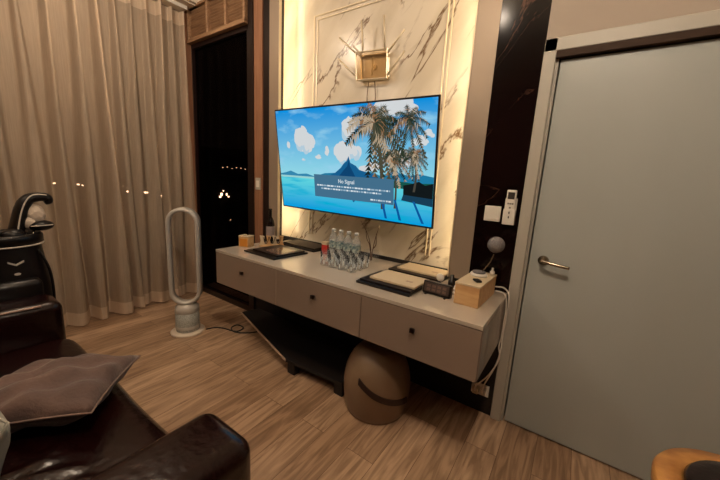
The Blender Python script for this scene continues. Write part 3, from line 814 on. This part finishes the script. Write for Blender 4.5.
# ================================================================= FLOOR THINGS
# bladeless tower fan
t = thing('tower_fan', 'silver bladeless tower fan standing in front of the curtain', 'fan', (-2.70, 1.33, 0), math.radians(50))
link('base_plate', lathe(B(), [(0, 0), (.135, 0), (.137, .01), (.12, .018), (0, .02)], 48), M['fanw'], t, True)
link('cylinder_grille', lathe(B(), [(.092, .02), (.095, .05), (.095, .20), (0, .20)], 48), M['fang'], t, True)
bm = B(); lathe(bm, [(.095, .19), (.098, .195), (.094, .235), (.07, .262), (0, .266)], 48)
link('collar', bm, M['fan'], t, True)
link('base_ring', lathe(B(), [(.096, .045), (.098, .05), (.098, .068), (.096, .072)], 48), M['fan'], t, True)
# loop: stadium, band deep along local y
def stadium(hw, z0, z1, n=14):
    pts = []
    for i in range(n+1): a_ = PI*i/n; pts.append((hw*math.cos(a_), z1-hw+hw*math.sin(a_)))
    for i in range(n+1): a_ = PI+PI*i/n; pts.append((hw*math.cos(a_), z0+hw+hw*math.sin(a_)))
    return pts
def loop(hw, th, z0, z1, prof):
    bm = B(); rings = []
    o_ = stadium(hw, z0, z1); n = len(o_)
    for (k_, yv) in prof:   # k_: inset
        hw2 = hw-k_; s_ = stadium(hw2, z0+k_, z1-k_)
        rings.append([bm.verts.new((x, yv, z)) for x, z in s_])
    for a_, b_ in zip(rings, rings[1:]+rings[:1]):
        for i in range(n): bm.faces.new((a_[i], a_[(i+1) % n], b_[(i+1) % n], b_[i]))
    return bm
link('air_loop', loop(.125, .03, .255, 1.10, [(0, -.035), (0, .045), (.012, .055), (.022, .045), (.034, -.03), (.028, -.055), (.008, -.055)]), M['fan'], t, True)
bm = B(); tube(bm, [(-2.60, 1.44, .006), (-2.57, 1.51, .006), (-2.5, 1.55, .006), (-2.41, 1.57, .006), (-2.36, 1.60, .006), (-2.38, 1.67, .006), (-2.47, 1.67, .006), (-2.46, 1.60, .006), (-2.36, 1.57, .010), (-2.25, 1.66, .006), (-2.15, 1.86, .006)], .006, 8, 6)
tag(link('fan_cable', bm, M['black'], None, True), 'dark power cable curling on the floor beside the tower fan', 'cable')

# pouf
t = thing('pouf', 'rounded brown leather pouf with dark strap tucked under the console', 'pouf', (-.885, 1.58, 0), math.radians(8))
prof = [(0, 0), (.165, .0), (.183, .012), (.196, .05), (.205, .12), (.208, .19), (.196, .27), (.168, .34), (.13, .39), (.08, .415), (0, .42)]
P2 = smoothpath([(r, 0, z) for r, z in prof], 4)
link('pouf_body', lathe(B(), [(max(p.x, 0) if i not in (0, len(P2)-1) else 0, p.z) for i, p in enumerate(P2)], 56), M['pouf'], t, True)
bm = B()
pts = []
for i in range(15):
    s = i/14; a_ = math.radians(-100+92*s); z = .265-.13*s-.02*math.sin(PI*s)
    pts.append((a_, z))
rad = lambda z: .209 if z < .2 else .209-(z-.19)*.16
prev = None
for a_, z in pts:
    row = []
    for dz, dr in ((-.018, -.004), (-.018, .006), (.018, .006), (.018, -.004)):
        zz = z+dz; rr = rad(zz)+dr; row.append(bm.verts.new((rr*math.cos(a_), rr*math.sin(a_), zz)))
    if prev:
        for j in range(4): bm.faces.new((prev[j], prev[(j+1) % 4], row[(j+1) % 4], row[j]))
    else: bm.faces.new(row)
    prev = row
bm.faces.new(prev[::-1])
link('carry_strap', bm, M['strap'], t)

# low black table under the console
t = thing('low_table', 'low black table with a slanting left edge on the floor under the console', 'table', (0, 0, 0))
top = [(-1.57, 1.45), (-1.09, 1.49), (-1.09, 1.90), (-2.45, 1.90), (-2.50, 1.735)]
link('tabletop', prism(B(), top, .085, .105), M['blackm'], t)
bm = B(); tube(bm, [(-1.572, 1.447, .1), (-2.502, 1.732, .1)], .008, 6); link('edge_glint_strip', bm, M['edge'], t)  # pale strip added to paint light caught along the slanting edge
link('apron', prism(B(), [(-1.53, 1.50), (-1.13, 1.53), (-1.13, 1.86), (-2.35, 1.86), (-2.38, 1.76)], .045, .085), M['blackm'], t)
for x, y in ((-1.53, 1.485), (-1.125, 1.52), (-1.13, 1.86), (-2.3, 1.84)): link('leg', box(B(), x-.035, x+.035, y-.025, y+.025, 0, .085, .003), M['blackm'], t)

# ---- sofa
t = thing('leather_sofa', 'dark oxblood leather sofa facing the television', 'sofa', (-1.65, 0, 0))
def soft(x0, x1, y0, y1, z0, z1, r, seg=5): return box(B(), x0+1.65, x1+1.65, y0, y1, z0, z1, r, seg)
link('sofa_base', soft(-2.40, -.92, -.50, .42, .05, .26, .02), M['leather'], t, True)
def seat():
    bm = bmesh.new(); n, m = 70, 46
    X0, X1, Y0, Y1 = -2.375, -.945, -.30, .50
    rows = []
    rnd = random.Random(3)
    for i in range(n+1):
        row = []
        for j in range(m+1):
            x = X0+(X1-X0)*i/n; y = Y0+(Y1-Y0)*j/m
            ex = min(x-X0, X1-x); ey = min(y-Y0, Y1-y)
            z = .425-.05*math.exp(-ex/.03)-.06*math.exp(-ey/.03)
            z += .006*math.sin(9*x+4*y)*math.sin(7*y+1)
            # long creases
            for (ax, ay, bx, by, h, wd) in ((-1.335, .06, -1.352, .24, .018, .008), (-1.30, .05, -1.31, .20, .014, .007), (-1.275, .12, -1.21, .23, .016, .008), (-1.16, .20, -1.08, .30, .010, .012), (-1.5, .1, -1.3, .17, .006, .015)):
                d_ = Vector((bx-ax, by-ay)); L_ = d_.length; d_.normalize(); p = Vector((x-ax, y-ay)); s = p.dot(d_)/L_; q_ = abs(p.x*d_.y-p.y*d_.x)
                if -.2 < s < 1.2: z += h*math.exp(-(q_/wd)**2)*max(0, min(1, (1.2-s)*3, (s+.2)*3))
            row.append(bm.verts.new((x+1.65, y, z)))
        rows.append(row)
    for a_, b_ in zip(rows, rows[1:]):
        for j in range(m): bm.faces.new((a_[j], b_[j], b_[j+1], a_[j+1]))
    edge = [r_[0] for r_ in rows]+rows[-1][1:]+[r_[-1] for r_ in rows[::-1]][1:]+rows[0][::-1][1:-1]
    low = [bm.verts.new((v.co.x, v.co.y, .262)) for v in edge]
    k_ = len(edge)
    for i in range(k_): bm.faces.new((edge[i], low[i], low[(i+1) % k_], edge[(i+1) % k_]))
    bm.faces.new(low)
    bmesh.ops.recalc_face_normals(bm, faces=bm.faces[:])
    return bm
link('seat_cushion', seat(), M['leather'], t, True)
def arm(x0, x1):
    bm = soft(x0, x1, -.50, .53 if x0 > -2 else .475, .03, .62, .055, 6)
    return bm
link('armrest', arm(-.945, -.69), M['leather'], t, True)
link('armrest', arm(-2.62, -2.375), M['leather'], t, True)
bm = B(); tube(bm, [(-2.385+1.65, -.42, .607), (-2.383+1.65, 0, .612), (-2.383+1.65, .38, .609)], .006, 8, 5)
link('arm_highlight', bm, mat('arm_highlight_tone', (150, 120, 104), .35), t, True)  # pale line paints the highlight along the far arm's inner top edge
link('backrest', soft(-2.40, -.92, -.52, -.28, .2, .84, .07, 6), M['leather'], t, True)
for x, y in ((-2.55, .40), (-.78, .40), (-2.55, -.42), (-.78, -.42)): link('sofa_foot', lathe(B(), [(0, 0), (.022, 0), (.028, .04), (0, .04)], 16, loc=(x+1.65, y, 0)), M['darkwood'], t, True)

# cushion lying on the seat
bm, rimp = cushion_bm(.45, .43, .17, 26, .017, 5)
t = thing('cushion', 'taupe cushion with thin piping lying on the leather seat', 'cushion', (-1.62, .265, .507), math.radians(52))
t.rotation_euler = (math.radians(-4), math.radians(-3), math.radians(50))
link('cushion_cover', bm, M['velvet'], t, True)
link('piping', tube(B(), rimp, .004, 6, closed=True), M['piping'], t, True)
# pale pillow against the backrest
bm, rimp = cushion_bm(.44, .44, .17, 18, .006, 9)
t = thing('pale_pillow', 'pale grey pillow leaning on the near part of the sofa', 'pillow', (-1.318, -.03, .54))
t.rotation_euler = (math.radians(66), 0, math.radians(8))
link('pillow_cover', bm, M['pale'], t, True)
link('piping', tube(B(), rimp, .004, 6, closed=True), M['pale'], t, True)

# ---- golf bag with clubs
gx, gy = -2.86, .33
t = thing('golf_bag', 'black golf bag with pale trim standing behind the far sofa arm', 'golf bag', (gx, gy, 0), math.radians(0))
link('bag_body', lathe(B(), [(0, 0), (.155, 0), (.165, .03), (.165, .25), (.178, .45), (.178, .62), (.158, .80), (.148, .90), (.148, .93), (.135, .93), (.135, .80), (0, .80)], 40, 1, 1.1), M['bag'], t, True)
link('rim_collar', lathe(B(), [(.15, .90), (.162, .905), (.162, .95), (.15, .965), (.134, .955), (.134, .90)], 40, 1, 1.1), M['bag'], t, True)
link('rim_piping', tube(B(), [(.160*math.cos(2*PI*i/40), 1.1*.160*math.sin(2*PI*i/40), .895) for i in range(40)], .005, 6, closed=True), M['trimw'], t, True)
bm = B(); box(bm, .10, .215, -.12, .12, .30, .70, .04, 4); link('side_pocket', bm, M['bag'], t, True)
bm = B(); tube(bm, [(.10, .13, .86), (.12, .165, .74), (.12, .175, .60), (.11, .17, .45), (.08, .16, .34)], .008, 8, 6); link('shoulder_strap', bm, M['bag'], t, True)
# chevron emblem facing the room
bm = B()
ex = .17
fc = Matrix.Translation((.159, .02, .80)) @ Matrix.Rotation(math.radians(0), 4, 'Z') @ Matrix.Rotation(PI/2, 4, 'Z') @ Matrix.Rotation(PI/2, 4, 'X')
for s in (-1, 1):
    prism(bm, [(s*.034, .014), (s*.034, .004), (0, -.016), (0, -.005)][::s], -.003, .004, mx=fc)
link('chevron_emblem', bm, M['trimw'], t)
bm = B(); lathe(bm, [(0, 0), (.009, 0), (.009, .005), (0, .005)], 16, .8, 1.6, mx=Matrix.Translation((.162, .02, .735)) @ Matrix.Rotation(PI/2, 4, 'Y'))
link('round_emblem', bm, M['trimw'], t)
# clubs: shafts with covered heads
t = thing('golf_club', 'golf club with hooded black head cover and white lining above the bag', 'golf club', (gx, gy+.09, .82))
link('shaft', tube(B(), [(-.02, -.03, 0), (0, .0, .17)], .006, 8), M['chrome'], t, True)
# hood: curved band opening to the right (+y)
bm = B()
path = [(0, -.035, .12), (0, -.01, .22), (0, .012, .30), (0, .04, .345), (0, .08, .36), (0, .125, .358), (0, .135, .335), (0, .115, .325)]
tube(bm, path, .02, 12, 6, rfun=lambda s: .026*(1-s)**.6+.014)
bmesh.ops.scale(bm, vec=(1.5, 1, 1), verts=bm.verts)
link('hood_cover', bm, M['bag'], t, True)
link('hood_piping', tube(B(), [(.062, -.035, .13), (.06, -.01, .25), (.055, .02, .335), (.05, .06, .378), (.045, .12, .376)], .004, 6, 6), M['trimw'], t, True)
bm = B(); sphere(bm, (.01, .062, .25), .05, .8, 1.0, 1.3); sphere(bm, (.02, .03, .20), .035, 1, 1.0, 1.2); link('white_lining', bm, M['towel'], t, True)
t = thing('golf_driver', 'black covered driver head lying below the hooded cover', 'golf club', (gx+.02, gy+.16, .80))
link('shaft', tube(B(), [(-.03, -.06, 0.03), (0, -.02, .18)], .006, 8), M['chrome'], t, True)
bm = B(); sphere(bm, (.0, .01, .20), .062, 1, 1.05, .55); link('driver_head', bm, M['bag'], t, True)
link('head_trim', tube(B(), [(.055, -.045, .205), (.064, .01, .205), (.05, .06, .208)], .003, 6, 5), M['trimw'], t, True)
for i, (dx, dy, dz, lab) in enumerate(((.04, -.07, .16, 'rounded black club head cover at the left of the golf bag top'), (.05, .04, .13, 'rounded black club head cover in the middle of the golf bag top'))):
    t = thing('club_cover', lab, 'golf club', (gx+dx, gy+dy, .82))
    link('shaft', tube(B(), [(0, 0, 0), (0, 0, dz)], .006, 8), M['chrome'], t, True)
    link('cover', sphere(B(), (0, 0, dz), .052, 1, 1.15, .85), M['bag'], t, True)
    link('cover_badge', box(B(), .042, .054, -.03, .02, dz-.008, dz+.004, .002), M['trimw'], t)

# ---- round stool in the lower right corner
t = thing('round_stool', 'round stool with a broad bent wood rim and dark padded seat in right foreground', 'stool', (.52, 1.18, 0), 0)
link('wooden_rim', lathe(B(), [(.155, .555), (.212, .55), (.221, .56), (.224, .59), (.218, .602), (.165, .606), (.155, .598), (.155, .555)], 72), M['bent'], t, True)
link('padded_seat', lathe(B(), [(0, .56), (.154, .56), (.155, .60), (.158, .612), (.150, .624), (.12, .634), (.06, .638), (0, .638)], 56), M['leather'], t, True)
for k in range(4):
    a_ = PI/4+k*PI/2; c_, s_ = math.cos(a_), math.sin(a_)
    link('leg', tube(B(), [(.17*c_, .17*s_, .56), (.22*c_, .22*s_, 0)], .016, 10, rfun=lambda q: .019-.004*q), M['bent'], t, True)
link('foot_ring', tube(B(), [(.203*math.cos(2*PI*i/40), .203*math.sin(2*PI*i/40), .19) for i in range(40)], .009, 8, closed=True), M['bent'], t, True)
